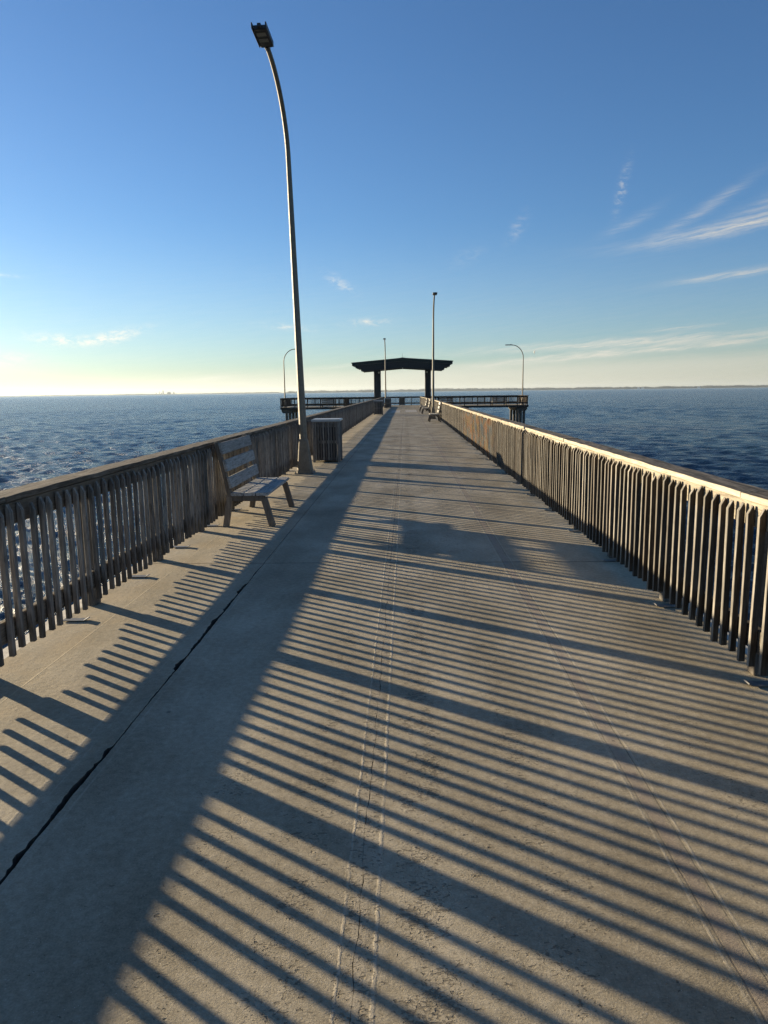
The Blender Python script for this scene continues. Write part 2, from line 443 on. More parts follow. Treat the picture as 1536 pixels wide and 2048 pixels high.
def plank_mb(L, n0, n1, z0, z1, seed, jit=.003, step=.22, cham=.004):
    """plank along local x of length L; n = across, with slightly uneven faces"""
    r = random.Random(seed); mb = MB(); k = max(2, int(L / step)); rings = []
    vs = []
    for i in range(k + 1):
        x = L * i / k
        dn, dz = r.uniform(-jit, jit), r.uniform(-jit, jit)
        a, b = n0 + dn, n1 + dn + r.uniform(-jit, jit); c, d = z0 + dz * .5, z1 + dz
        vs += [(x, a + cham, c), (x, b - cham, c), (x, b, c + cham), (x, b, d - cham), (x, b - cham, d), (x, a + cham, d), (x, a, d - cham), (x, a, c + cham)]
    fs = [tuple(range(7, -1, -1)), tuple(range(k * 8, k * 8 + 8))]
    for i in range(k):
        for j in range(8): fs.append((i * 8 + j, i * 8 + (j + 1) % 8, i * 8 + 8 + (j + 1) % 8, i * 8 + 8 + j))
    mb.add(vs, fs); return mb

def railing(name, label, segs, pitch, post_step, mats, phase=0., post_phase=0., view_from=None, n_single=100, seed=1, bracket=None, cap_len=4.9, group=None, cat='railing'):
    """segs: list of (start, end, inner normal); every run has boards, cap, posts and pickets"""
    root = thing(name, label, cat, (segs[0][0][0], segs[0][0][1], 0.), 0., group)
    base = Vector((segs[0][0][0], segs[0][0][1], 0.))
    pm = [picket_mesh(seed * 50 + i, mats['picket'], mats.get('flank'), *mats.get('size', (.033, .033))) for i in range(9)]
    allp = []
    r = random.Random(seed)
    for (A, B, nrm) in segs:
        A, B = Vector((A[0], A[1], 0)), Vector((B[0], B[1], 0)); L = (B - A).length; t = (B - A) / L; n = Vector((nrm[0], nrm[1], 0))
        out = -n
        # local frame: x = t, y = outwards, z up (mirror by swapping ends when left-handed)
        if t.cross(out).z < 0: A, B = B, A; t = -t; flip = True
        else: flip = False
        ang = math.atan2(t.y, t.x)
        loc = A - base
        fl = (lambda s: L - s) if flip else (lambda s: s)
        # boards and cap in lengths that butt together
        def run(nm, n0, n1, z0, z1, m, plen, jit, off, gap=.006):
            cuts = [0.]; s = off
            while s < L: 
                if s > .4: cuts.append(s)
                s += plen
            cuts.append(L)
            for i in range(len(cuts) - 1):
                a, b = cuts[i], cuts[i + 1]
                if flip: a, b = L - b, L - a
                mb = plank_mb(b - a - gap, n0, n1, z0, z1, r.randint(0, 99999), jit)
                o = part(nm, mb, m, root)
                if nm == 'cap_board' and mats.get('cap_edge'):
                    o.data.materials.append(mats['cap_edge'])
                    for f in o.data.polygons: f.material_index = 1 if f.normal.y < -.6 else 0  # cap edge towards the walkway gets the pale copy, painted sunlight
                dz = r.uniform(-.004, .004)
                o.location = loc + t * (a + gap / 2) + Vector((0, 0, dz)); o.rotation_euler = (0, 0, ang)
        run('upper_board', .040, .078, .900, 1.044, mats['board'], cap_len, .0015, cap_len * .55)
        run('lower_board', .040, .078, .172, .312, mats['board_low'], cap_len, .002, cap_len * .3)
        run('cap_board', .028, .226, 1.050, 1.088, mats['cap'], cap_len, .0035, cap_len * .7, .012)
        s = post_phase
        while s < L:
            if s >= 0:
                w = .0445
                mb = MB(); mb.box(-w, w, .080, .169, 0., 1.046)
                o = part('post', mb, mats['post'], root, .004)
                o.location = loc + t * fl(s); o.rotation_euler = (0, 0, ang)
            s += post_step
        s = phase
        while s < L:
            allp.append((loc + t * fl(s), ang, A + t * fl(s) if False else (base + loc + t * fl(s))))
            s += pitch * (1 + .0) + 0.
        if bracket:
            s = bracket[0]
            while s < min(L, bracket[2]):
                mb = MB()
                mb.prism([(-.16, .006), (.005, .006), (.030, .018), (.025, .023), (.001, .012), (-.16, .012)], 'x', -.035, .035)
                o = part('bracket', mb, M['galv'], root)
                o.location = loc + t * fl(s); o.rotation_euler = (0, 0, ang + PI)
                s += bracket[1]
    if view_from is not None:
        key = lambda q: (q[2] - view_from).length
        allp.sort(key=key)
    rest = MB(); rest_mi = []
    for i, (lc, ang, w) in enumerate(allp):
        me = pm[r.randint(0, 8)]
        jx = r.gauss(0, .0055); jz = r.gauss(0, .008); ry = r.gauss(0, .006) + (r.choice((-1, 1)) * .018 if r.random() < .05 else 0); rx = abs(r.gauss(0, .006))
        if i < n_single:
            o = link('picket', me, root, lc + Vector((math.cos(ang) * jx, math.sin(ang) * jx, jz)), (rx, ry, ang))
        else:
            mt = Matrix.Translation(lc + Vector((math.cos(ang) * jx, math.sin(ang) * jx, jz))) @ Matrix.Rotation(ang, 4, 'Z') @ Matrix.Rotation(ry, 4, 'Y')
            rest.add([mt @ v.co for v in me.vertices], [tuple(p.vertices) for p in me.polygons]); rest_mi += [p.material_index for p in me.polygons]
    if rest.v:
        me = bpy.data.meshes.new('picket'); me.from_pydata(rest.v, [], rest.f); me.materials.append(mats['picket'])
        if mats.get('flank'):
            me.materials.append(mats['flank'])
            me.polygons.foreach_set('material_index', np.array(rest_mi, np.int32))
        o = link('picket', me, root); o['kind'] = 'stuff'
    return root

mL = dict(picket=M['picket'], board=M['rail'], board_low=M['rail'], cap=M['cap'], post=M['post'])
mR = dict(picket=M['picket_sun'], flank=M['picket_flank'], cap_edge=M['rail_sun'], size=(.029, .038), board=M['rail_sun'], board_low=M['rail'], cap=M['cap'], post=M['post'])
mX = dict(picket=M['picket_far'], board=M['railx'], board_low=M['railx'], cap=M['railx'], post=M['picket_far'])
railing('railing', 'long shaded picket railing of grey timber running behind the near bench', [((-2.48, -4.0), (-2.48, 83.9), (1, 0))],
        .130, 1.56, mL, phase=4.063 + 4.0 - .130 * 62, post_phase=5.623 + 4.0 - 1.56 * 6, view_from=Vector((-2.48, 3.9, 0)) , seed=1, bracket=(5.18 + 4.0 - 1.3 * 7, 1.3, 60))
railing('railing', 'long sunlit picket railing with pale top board and faded orange and blue paint', [((2.0, -4.0), (2.0, 52.), (-1, 0)), ((2.0, 52.), (1.68, 83.9), (-math.cos(.01), -math.sin(.01)))],
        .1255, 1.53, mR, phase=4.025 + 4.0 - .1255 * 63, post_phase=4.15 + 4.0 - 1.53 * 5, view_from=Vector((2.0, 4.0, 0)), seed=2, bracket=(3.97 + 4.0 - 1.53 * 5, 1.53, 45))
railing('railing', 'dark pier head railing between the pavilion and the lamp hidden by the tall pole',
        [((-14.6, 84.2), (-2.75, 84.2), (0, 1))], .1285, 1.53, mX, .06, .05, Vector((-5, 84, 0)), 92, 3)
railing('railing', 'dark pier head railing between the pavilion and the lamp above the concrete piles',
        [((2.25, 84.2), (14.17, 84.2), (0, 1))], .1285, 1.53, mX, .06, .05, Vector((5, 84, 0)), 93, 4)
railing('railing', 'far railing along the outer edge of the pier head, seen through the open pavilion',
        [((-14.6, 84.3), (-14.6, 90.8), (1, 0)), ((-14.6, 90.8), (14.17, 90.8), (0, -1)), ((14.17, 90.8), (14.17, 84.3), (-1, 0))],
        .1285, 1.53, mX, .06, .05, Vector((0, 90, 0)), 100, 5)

# ------------------------------------------------------------------ benches (back towards -x, facing +x)
LB = 1.68
def make_bench(label):
    t = thing('bench', label, 'bench', group='slatted timber benches')
    # side profile in (x, z), origin below the rear edge of the seat
    for yf in (.045, LB - .045):
        mb = MB(); mb.bar((.415, yf, .372), (.515, yf, .0), .075, .078, (0, 1, 0)); part('leg', mb, M['bench_frame'], t, .004)
        mb = MB(); mb.bar((-.022, yf, .395), (-.098, yf, .0), .075, .075, (0, 1, 0)); part('leg', mb, M['bench_frame'], t, .004)
        mb = MB(); mb.box(-.012, .425, yf - .0365, yf + .0365, .338, .405); part('seat_bearer', mb, M['bench_frame'], t, .004)
        mb = MB(); mb.bar((-.022, yf, .385), (-.168, yf, 1.10), .073, .055, (0, 1, 0)); part('back_post', mb, M['bench_frame'], t, .004)
    for i, (x0, x1) in enumerate(((-.006, .150), (.163, .308), (.321, .478))):
        mb = plank_mb(LB, x0, x1, .407, .447, 300 + i, .0012, .3, .005)
        o = part('seat_slat', mb, M['bench_slat'], t); o.rotation_euler = (0, 0, PI / 2); o.scale = (1, -1, 1)
    d = Vector((-.146, 0, .715)).normalized(); nn = Vector((d.z, 0, -d.x))
    for i, s0 in enumerate((.115, .335, .56)):
        mb = MB(); c = Vector((-.022, 0, .385)) + nn * .047
        mb.bar(c + d * s0 + Vector((0, LB / 2, 0)), c + d * (s0 + .15) + Vector((0, LB / 2, 0)), LB + .03, .036, (0, 1, 0))
        part('back_slat', mb, M['bench_slat'], t, .005)
    return t
bench = make_bench('weathered grey bench in front, between the shaded railing and the tall curved lamp')
bench.location = (-2.255, 9.0, 0)
for loc, rz, lab in (((1.84, 41.7, 0), PI, 'bench at the foot of the slim lamp post, nearest of three by the sunlit railing'),
                     ((1.78, 56.3, 0), PI, 'bench just past the slim lamp post, middle of three by the sunlit railing'),
                     ((1.74, 63.1, 0), PI, 'farthest of three benches by the sunlit railing, under the pavilion'),
                     ((-8.2, 84.62, 0), PI / 2, 'dark bench on the pier head backing onto the railing, beside the tall near lamp pole'),
                     ((5.55, 84.62, 0), PI / 2, 'dark bench on the pier head just past the pavilion, above the sunlit railing'),
                     ((11.85, 84.62, 0), PI / 2, 'dark bench on the pier head near the curved lamp over the concrete piles')):
    c = copy_tree(bench); c.location = loc; c.rotation_euler = (0, 0, rz); c['label'] = lab

# ------------------------------------------------------------------ trash enclosures
def make_can(label):
    t = thing('trash_bin', label, 'trash bin', group='slatted timber trash bins')
    W, D, Hh = .68, .68, 1.0
    for x in (-W / 2 + .03, W / 2 - .03):
        for y in (-D / 2 + .03, D / 2 - .03):
            mb = MB(); mb.box(x - .028, x + .028, y - .028, y + .028, 0, Hh); part('corner_post', mb, M['slat'], t, .003)
    def side(rot):
        r = random.Random(int(rot * 10)); mb = MB()
        k = 9
        for i in range(k):
            x = -W / 2 + .085 + i * (W - .17) / (k - 1)
            mb.box(x - .019, x + .019, -D / 2, -D / 2 + .03, .045 + r.uniform(-.008, .008), Hh - .012 + r.uniform(-.006, 0))
        o = part('slat_panel', mb, M['slat'], t); o.rotation_euler = (0, 0, rot)
        for z in (.08, .50, .90):
            mb = MB(); mb.box(-W / 2 + .06, W / 2 - .06, -D / 2 + .032, -D / 2 + .06, z - .035, z + .035)
            o = part('cross_rail', mb, M['slat'], t); o.rotation_euler = (0, 0, rot)
    for k in range(4): side(k * PI / 2)
    mb = MB(); mb.tube([(0, 0, .06), (0, 0, .45), (0, 0, .93)], [.22, .25, .265], 24); part('liner', mb, M['bin'], t)
    # lid with rounded nose
    prof = []; e_ = W / 2 + .022
    for a in range(0, 181, 30): prof.append((e_ - .03 + .03 * math.cos(math.radians(a - 90)), 1.032 + .028 * math.sin(math.radians(a - 90))))
    poly = prof + [(-x, z) for x, z in prof[::-1]]
    mb = MB(); mb.prism(poly, 'y', -D / 2 - .02, D / 2 + .02); part('lid', mb, M['lid'], t, 0)
    mb = MB(); mb.box(-W/2 + .005, W/2 - .005, -D/2 + .005, D/2 - .005, .985, 1.003); part('lid_frame', mb, M['slat'], t)
    return t
can = make_can('slatted timber trash bin with a pale lid, beside the flared base of the tall lamp')
can.location = (-1.965, 17.86, 0)
for loc, lab in (((-2.05, 54.0, 0), 'slatted trash bin standing below the left column of the pavilion'),
                 ((-1.86, 76.2, 0), 'slatted trash bin just past the lamp pole seen under the pavilion'),
                 ((-.40, 90.2, 0), 'dark trash bin against the far railing, in the middle under the pavilion'),
                 ((-6.95, 84.75, 0), 'dark trash bin on the pier head beside the bench, left of the pavilion')):
    c = copy_tree(can); c.location = loc; c['label'] = lab

# ------------------------------------------------------------------ lamps (arm towards local -y)
def make_lamp(label, loc, rz, H, a, b, lean=0., digits=False, head_len=.68):
    t = thing('street_lamp', label, 'street lamp', loc, rz, 'curved lamp posts on the pier')
    t.rotation_euler = (0, lean, rz)
    mb = MB(); mb.box(-.21, .20, -.19, .21, .001, .022); part('base_plate', mb, M['galv'], t, .004)
    for bx_, by_ in ((-.185, -.165), (.175, -.165), (-.185, .185), (.175, .185)):
        mb = MB(); mb.tube([(bx_, by_, .02), (bx_, by_, .035), (bx_, by_, .036), (bx_, by_, .06)], [.018, .018, .009, .009], 6); part('anchor_bolt', mb, M['galv'], t)
    # flared square cover
    mb = MB(); lv = [(0.022, .168), (.075, .165), (.08, .152), (.40, .122), (.695, .093), (.71, .088)]
    vs = []; fs = []
    for z, r in lv:
        c = r * .16
        vs += [(-r + c, -r, z), (r - c, -r, z), (r, -r + c, z), (r, r - c, z), (r - c, r, z), (-r + c, r, z), (-r, r - c, z), (-r, -r + c, z)]
    for i in range(len(lv) - 1):
        for k in range(8): fs.append((i * 8 + k, i * 8 + (k + 1) % 8, i * 8 + 8 + (k + 1) % 8, i * 8 + 8 + k))
    fs += [tuple(range(7, -1, -1)), tuple(range(len(lv) * 8 - 8, len(lv) * 8))]
    mb.add(vs, fs); bc = part('base_cover', mb, M['base_cover'], t)
    mb = MB()
    for sx, sy in ((0, -1), (1, 0), (0, 1), (-1, 0)):
        ang = math.atan2(sy, sx) + PI / 2
        pts = [(-.10, .10), (.10, .10), (.028, .49), (.012, .52), (-.012, .52), (-.028, .49)]
        rm = Matrix.Rotation(ang, 4, 'Z'); q = []
        for u, z in pts:
            rr = .152 - (z - .08) * (.152 - .122) / .32 if z < .4 else .122 - (z - .4) * (.029 / .295)
            q.append((u, -rr, z))
        vv = [rm @ Vector((u, r_ - .004, z)) for u, r_, z in q] + [rm @ Vector((u * .93, r_ - .010, z)) for u, r_, z in q]
        n = len(q)
        mb.add(vv, [tuple(range(n, 2 * n))] + [(i, (i + 1) % n, (i + 1) % n + n, i + n) for i in range(n)])
    part('access_panel', mb, M['base_cover'], bc)
    # pole with curved top, one tapering octagon
    zs = H - b; pts = [(0, 0, z) for z in np.linspace(.3, zs, 10)]
    for k in range(1, 19):
        th_ = k / 18 * PI / 2
        pts.append((0, -a * (1 - math.cos(th_)), zs + b * math.sin(th_)))
    tot = len(pts); rad = [.088 - .046 * (p[2] / H if i < 10 else (zs + (i - 9) / 18 * (H - zs) * 1.0) / H) for i, p in enumerate(pts)]
    mb = MB(); mb.tube(pts, rad, 8, PI / 8 - .2); pole = part('pole', mb, M['lamp_metal'], t)
    mb = MB(); mb.tube([(0, 0, .705), (0, 0, .715), (0, 0, .74)], [.098, .098, .088], 8); part('collar', mb, M['base_cover'], pole)
    # luminaire
    y0 = -a; hl = head_len
    hd = MB(); hd.box(-.105, .105, y0 - hl, y0 + .02, H - .025, H + .045); head = part('luminaire', hd, M['fixture'], t, .012)
    mb = MB()
    for s in (-1, 1):
        mb.box(s * .115 - .01, s * .115 + .01, y0 - hl - .07, y0 - .02, H - .035, H + .055)
    part('side_rim', mb, M['fixture'], head, .003)
    mb = MB(); mb.box(-.03, .03, y0 - hl - .05, y0 - hl + .005, H - .005, H + .05); part('end_tab', mb, M['fixture'], head, .003)
    for yy in (y0 - hl + .16, y0 - hl + .36):
        mb = MB(); mb.box(-.075, .075, yy - .06, yy + .06, H - .034, H - .026); part('led_panel', mb, M['led'], head)
    mb = MB(); mb.tube([(0, y0 - .12, H + .04), (0, y0 - .12, H + .075), (0, y0 - .12, H + .105)], [.04, .04, .03], 12); part('light_sensor', mb, M['fixture'], head)
    mb = MB(); mb.tube([(0, y0 + .10, H), (0, y0 - .02, H)], [.05, .05], 10); part('mounting_collar', mb, M['fixture'], head)
    if digits:
        for ch, z in (('1', 2.13), ('2', 2.05)):
            cu = bpy.data.curves.new('number_digit', 'FONT'); cu.body = ch; cu.size = .075; cu.extrude = .0008; cu.align_x = 'CENTER'
            tmp = bpy.data.objects.new('number_digit', cu)
            me = bpy.data.meshes.new_from_object(tmp); me.materials.append(M['digit'])
            bpy.data.objects.remove(tmp)
            o = link('number_digit', me, pole, (-.012, -.0725, z), (PI / 2, 0, 0))
    return t
make_lamp('tall curved lamp post with flared base between the near bench and a trash bin', (-2.165, 15.15, 0), 0, 7.60, 1.84, 1.25, -.0235, True, .62)
make_lamp('slim lamp post rising behind the bench at the sunlit railing, crossing the pavilion roof', (1.70, 44.5, 0), 0, 7.22, 1.7, 1.4, 0.004)
make_lamp('thin lamp post seen through the pavilion beside its left column', (-2.10, 76.3, 0), 0, 7.0, 1.6, 1.4, 0.0)
make_lamp('curved pier head lamp whose lamp head is hidden behind the tall near pole', (-14.3, 85.0, 0), PI / 2, 6.75, 1.35, 1.5, -.0)
make_lamp('curved pier head lamp with its whole arm showing, above the concrete piles', (13.75, 85.0, 0), -PI / 2, 6.88, 1.35, 1.5, 0.)

# ------------------------------------------------------------------ pavilion
pv = thing('pavilion', 'dark open pavilion with low gabled roof on two thick columns at the pier end', 'pavilion', (-.31, 84.6, 0))
for xa, xb in ((-3.36, -2.57), (2.60, 3.29)):
    mb = MB(); mb.box(xa, xb, -.35, .40, 0, 4.25); cl = part('column', mb, M['pav'], pv, .02)
    mb = MB(); mb.box(xa - .06, xb + .06, -.41, .46, 0, .12); part('column_base', mb, M['pav'], cl, .01)
    xi = xb if xa < 0 else xa; s = 1 if xa < 0 else -1
    mb = MB(); mb.tube([(xi + s * .02 - s * .22, -.36, 3.9), (xi - s * .2, -.46, 3.9)], [.10, .085], 14); part('wall_light', mb, M['glass_white'], cl)
def gable(mb, xl, xr, zr, slope_l, slope_r, th_, y0, y1):
    """inverted-V slab: ridge at x=0, height zr"""
    zl, zrr = zr - slope_l * -xl, zr - slope_r * xr
    poly = [(xl, zl), (0, zr), (xr, zrr), (xr, zrr - th_), (0, zr - th_), (xl, zl - th_)]
    mb.prism(poly, 'y', y0, y1)
SL, SR = .082, .070
mb = MB(); gable(mb, -5.73, 5.65, 5.44, SL, SR, .33, -2.6, 3.4); rf = part('roof', mb, M['roof'], pv)
mb = MB(); gable(mb, -5.80, 5.72, 5.47, SL, SR, .10, -2.66, -2.602); gable(mb, -5.80, 5.72, 5.47, SL, SR, .10, 3.402, 3.46); part('fascia', mb, M['roof'], rf)
mb = MB(); mb.prism([(-.32, 5.425), (0, 5.462), (.32, 5.43), (.32, 5.47), (0, 5.50), (-.32, 5.465)], 'y', -2.72, 3.5); part('ridge_cap', mb, M['ridge'], rf)
for yy in (-2.3, .02, 3.0):
    mb = MB(); gable(mb, -5.33, 5.36, 5.105, SL, SR, .32, yy - .12, yy + .12); part('rafter', mb, M['pav'], pv)
    mb = MB(); gable(mb, -4.72, 4.74, 4.78, SL * .93, SR * .93, .40, yy - .15, yy + .15); part('main_beam', mb, M['pav'], pv)
for xx in (-4.4, -2.9, -1.4, 1.4, 2.9, 4.4):
    z = 5.105 - (SL if xx < 0 else SR) * abs(xx) - .16
    mb = MB(); mb.box(xx - .07, xx + .07, -2.15, 2.85, z - .1, z + .152); part('purlin', mb, M['pav'], pv)
mb = MB(); mb.tube([(0, -1.5, 5.45), (0, -1.5, 6.02)], [.018, .008], 6); part('lightning_rod', mb, M['ridge'], pv)
mb = MB(); mb.tube([(0, -2.2, 4.40), (0, -2.2, 4.26)], [.03, .05], 8); part('pendant_light', mb, M['glass_white'], pv)

# ------------------------------------------------------------------ pile bents
def bent(label, x, y, cw, cl, ncol, rows, z0=-.262, group='concrete pile bents'):
    t = thing('pile_bent', label, 'pile bent', (x, y, ZW - .8), 0, group); zb = ZW - .8
    mb = MB(); h = cw / 2
    mb.prism([(-h, z0 - zb), (h, z0 - zb), (h, z0 - .22 - zb), (h - .16, z0 - .42 - zb), (-h + .16, z0 - .42 - zb), (-h, z0 - .22 - zb)], 'y', -cl / 2, cl / 2)
    part('pile_cap', mb, M['concrete_pile'], t, .015)
    for yy in rows:
        for i in range(ncol):
            xx = (i - (ncol - 1) / 2) * .37
            mb = MB(); mb.box(xx - .14, xx + .14, yy - .14, yy + .14, -1.5, z0 - .42 - zb); part('pile', mb, M['concrete_pile'], t, .02)
    return t
bent('concrete pile bent under the lamp end of the pier head, beyond the sunlit railing', 13.57, 87.6, 1.30, 6.6, 3, (-2.6, 0, 2.6))
bent('concrete pile bent under the pier head end beside the tall near lamp pole', -13.98, 87.6, 1.34, 6.6, 2, (-2.6, 0, 2.6))
bent('dark pile bent under the pier head, peeping over the sunlit railing', 6.75, 87.6, 1.3, 6.6, 3, (-2.6, 0, 2.6))
bent('dark pile bent under the pier head behind the shaded railing', -7.0, 87.6, 1.3, 6.6, 3, (-2.6, 0, 2.6))
for k, yy in enumerate((0.4, 7.0, 14.8, 22.5, 30.2, 37.9, 45.6, 53.3, 61., 68.7, 76.4)):
    t = thing('pile_bent', 'concrete pile bent hidden under the walkway deck', 'pile bent', (-.23, yy, ZW - .8), 0, 'pile bents under the walkway')
    mb = MB(); mb.box(-2.3, 2.3, -.35, .35, 1.85, 2.345); part('pile_cap', mb, M['concrete_pile'], t, .015)
    for xx in (-1.8, 0., 1.8):
        mb = MB(); mb.box(xx - .18, xx + .18, -.18, .18, -1.5, 1.849); part('pile', mb, M['concrete_pile'], t, .02)

# ------------------------------------------------------------------ sea
def sea():
    front = np.radians(np.arange(-50, 48.01, .13)); back = np.radians(np.arange(49.2, 309.5, 1.6))
    az = np.concatenate([front, back]); na = len(az)
    g_ = 1.0075; nr = int(math.log(10400 / 2.4) / math.log(g_)) + 1
    ra = 2.4 * 1.0052 ** np.arange(int(math.log(420 / 2.4) / math.log(1.0052)) + 1)
    rb = ra[-1] * 1.022 ** np.arange(1, int(math.log(10400 / ra[-1]) / math.log(1.022)) + 2)
    rr = np.concatenate([ra, rb]); nr = len(rr)
    A, R_ = np.meshgrid(az, rr)
    X = np.sin(A) * R_; Y = np.cos(A) * R_; Z = np.zeros_like(X)
    cell = R_ * np.where(R_ < 421, .0052, .022)
    N = 200
    lam = np.concatenate([.20 * (1.7 / .20) ** rng.random(135), 1.7 * (5.5 / 1.7) ** rng.random(65)])
    base = math.radians(205)            # the chop runs from the open water towards the shore side
    d = base + rng.normal(0, .70, N)
    amp = .0052 * lam ** .88 * (.5 + rng.random(N)) * np.where(lam > 1.7, .42, 1.05)
    ph = rng.random(N) * 2 * PI
    DX = np.zeros_like(X); DY = np.zeros_like(X)
    # slow gust pattern that makes patches rougher and smoother
    gust = 1 + .35 * np.sin(X * .05 + .8 * np.sin(Y * .031)) * np.sin(Y * .043 + 1.3) 
    for i in range(N):
        k = 2 * PI / lam[i]; c, s = math.sin(d[i]), math.cos(d[i])
        w = np.clip(lam[i] / (2.2 * cell) - 1, 0, 1)
        msk = w[:, 0] > 0
        if not msk.any(): continue
        n_ = int(msk.sum())
        th_ = k * (X[:n_] * c + Y[:n_] * s) + ph[i]
        a = amp[i] * w[:n_] * gust[:n_]
        Z[:n_] += a * np.sin(th_)
        DX[:n_] += .8 * a * c * np.cos(th_); DY[:n_] += .8 * a * s * np.cos(th_)
    X = X + DX; Y = Y + DY
    V = np.stack([X, Y, Z + ZW], -1).reshape(-1, 3).astype(np.float32)
    i = np.arange(nr - 1)[:, None] * na; j = np.arange(na)[None, :]; j2 = (j + 1) % na
    F = np.stack([i + j, i + na + j, i + na + j2, i + j2], -1).reshape(-1, 4)
    # close the hole under the viewer
    nf = len(F)
    me = bpy.data.meshes.new('sea')
    me.vertices.add(len(V)); me.vertices.foreach_set('co', V.ravel())
    me.loops.add(nf * 4 + na); me.polygons.add(nf + 1)
    loops = np.concatenate([F.ravel(), np.arange(na)]).astype(np.int32)
    me.loops.foreach_set('vertex_index', loops)
    st = np.concatenate([np.arange(nf) * 4, [nf * 4]]).astype(np.int32)
    me.polygons.foreach_set('loop_start', st)
    me.polygons.foreach_set('use_smooth', np.ones(nf + 1, bool))
    me.update(calc_edges=True); me.validate()
    me.materials.append(M['water'])
    return struct(link('water', me))
sea()

# ------------------------------------------------------------------ far shore, skyline, ship, moon
def polar(azd, r): return (math.sin(math.radians(azd)) * r, math.cos(math.radians(azd)) * r)
def shore(name, a0, a1, R0, hfun, step, seed):
    r = random.Random(seed); mb = MB(); n = int((a1 - a0) / step); ring = []; x = 0.
    vs = []; fs = []
    for i in range(n + 1):
        a = a0 + (a1 - a0) * i / n; x = x * .8 + r.uniform(-.22, .22)
        edge = min(1, (i + .3) / 8, (n - i + .3) / 8)
        h = max(.4, hfun(a) * (1 + .5 * x) * edge)
        for rr, hh in ((R0, -1.), (R0 + 40, h * .7), (R0 + 160, h), (R0 + 420, h * .5), (R0 + 520, -1.)):
            px, py = polar(a, rr); vs.append((px, py, ZW + hh))
    for i in range(n):
        for k in range(4): fs.append((i * 5 + k, i * 5 + k + 1, i * 5 + 6 + k, i * 5 + 5 + k))
        fs.append((i * 5 + 4, i * 5, i * 5 + 5, i * 5 + 9))
    fs += [(0, 1, 2, 3, 4), tuple(n * 5 + k for k in (4, 3, 2, 1, 0))]
    mb.add(vs, fs)
    return struct(link(name, mb.mesh(name, 0, [M['shore']])))
shore('far_shore', -50, -9.6, 9200, lambda a: 9 + 5 * math.exp(-((a + 20.5) / 1.2) ** 2) + max(0, a + 18) * 1.2, .08, 3)
shore('far_shore', -9.8, 48, 7600, lambda a: 21 + 6 * math.exp(-((a - 3) / 9) ** 2), .08, 4)
# skyline on the left horizon
RS = 9050
def tower(label, az_, w, h, spire=0., m='tower', steps=None):
    x, y = polar(az_, RS); rz = -math.radians(az_)
    t = thing('far_building', label, 'building', (x, y, ZW), rz, 'city buildings on the horizon')
    mb = MB()
    if steps:
        for x0, x1, z1 in steps: mb.box(x0, x1, -20, 20, 0, z1)
    else: mb.box(-w / 2, w / 2, -20, 20, 0, h)
    part('wall', mb, M[m], t)
    if spire:
        mb = MB(); mb.tube([(0, 0, h), (0, 0, h + spire)], [4.5, 1.5], 6); part('spire', mb, M[m], t)
deg = 1 / 24.8            # degrees per photograph pixel near the horizon
def azp(px): return -19.43 + (px - 308) * .0364
tower('tallest hazy tower of the distant skyline on the horizon', azp(326.5), 13, 46, 9, steps=None)
tower('thin hazy spire left of the tallest tower on the horizon', azp(319), 4, 18, 24)
tower('low hazy block at the left end of the distant skyline', azp(312.5), 9, 22)
tower('small hazy block between the spire and the tallest distant tower', azp(323), 9, 26)
tower('wide stepped hazy building just right of the tallest distant tower', azp(338), 34, 30, 0, 'tower', [(-22, -12, 27), (-11.7, 8, 33), (8.3, 22, 30)])
tower('separate hazy block at the right end of the distant skyline', azp(348), 15, 31)
RS = 7560
for px_, lab in ((17.75, 'pale speck of a waterfront building on the far right shore'), (18.05, 'second pale waterfront building on the far right shore, beside the first'), (21.9, 'small pale waterfront building alone at the far right shore')):
    tower(lab, px_, 26, 15, 0, 'palebld')
# ship
sx, sy = polar(-3.0, 5200)
sh = thing('ship', 'long low hazy cargo ship on the horizon, left of the pavilion column', 'ship', (sx, sy, ZW), math.radians(3.0))
mb = MB(); mb.prism([(-40, 1.), (36, 1.), (40, 9.), (30, 7.5), (-40, 7.5)], 'y', -7, 7); part('hull', mb, M['hull'], sh)
mb = MB(); mb.box(27, 34, -6, 6, 7.4, 17); mb.tube([(31, 0, 16.8), (31, 0, 22)], [1.2, .6], 6); part('bridge', mb, M['shipwhite'], sh)
mb = MB()
for xx in (-30, -10, 10): mb.tube([(xx, 0, 7.4), (xx, 0, 12)], [.8, .5], 6)
part('mast', mb, M['hull'], sh)

# sun direction, used by lamp and sky alike
AZ, EL = math.radians(-55.7), math.radians(8.8)
sdir = Vector((math.sin(AZ) * math.cos(EL), math.cos(AZ) * math.cos(EL), math.sin(EL)))
# crescent moon: the lune of a sphere that faces both the sun and the viewer
RM = 30000.
maz, mel = math.radians(10.1), math.radians(2.87)
md = Vector((math.sin(maz) * math.cos(mel), math.cos(maz) * math.cos(mel), math.sin(mel)))
mr = RM * math.radians(.14)
bm = bmesh.new(); bmesh.ops.create_uvsphere(bm, u_segments=48, v_segments=32, radius=mr)
bm.transform(Vector((0, 0, 1)).rotation_difference(md.cross(sdir).normalized()).to_matrix().to_4x4())
bmesh.ops.bisect_plane(bm, geom=list(bm.verts) + list(bm.edges) + list(bm.faces), plane_co=(0, 0, 0), plane_no=-sdir, clear_outer=True)
bmesh.ops.bisect_plane(bm, geom=list(bm.verts) + list(bm.edges) + list(bm.faces), plane_co=(0, 0, 0), plane_no=md, clear_outer=True)
me = bpy.data.meshes.new('crescent_moon'); bm.to_mesh(me); bm.free(); me.materials.append(M['moon'])
tag(link('crescent_moon', me, None, md * RM), 'faint pale crescent moon in the thin clouds above the pier head lamp', 'moon')

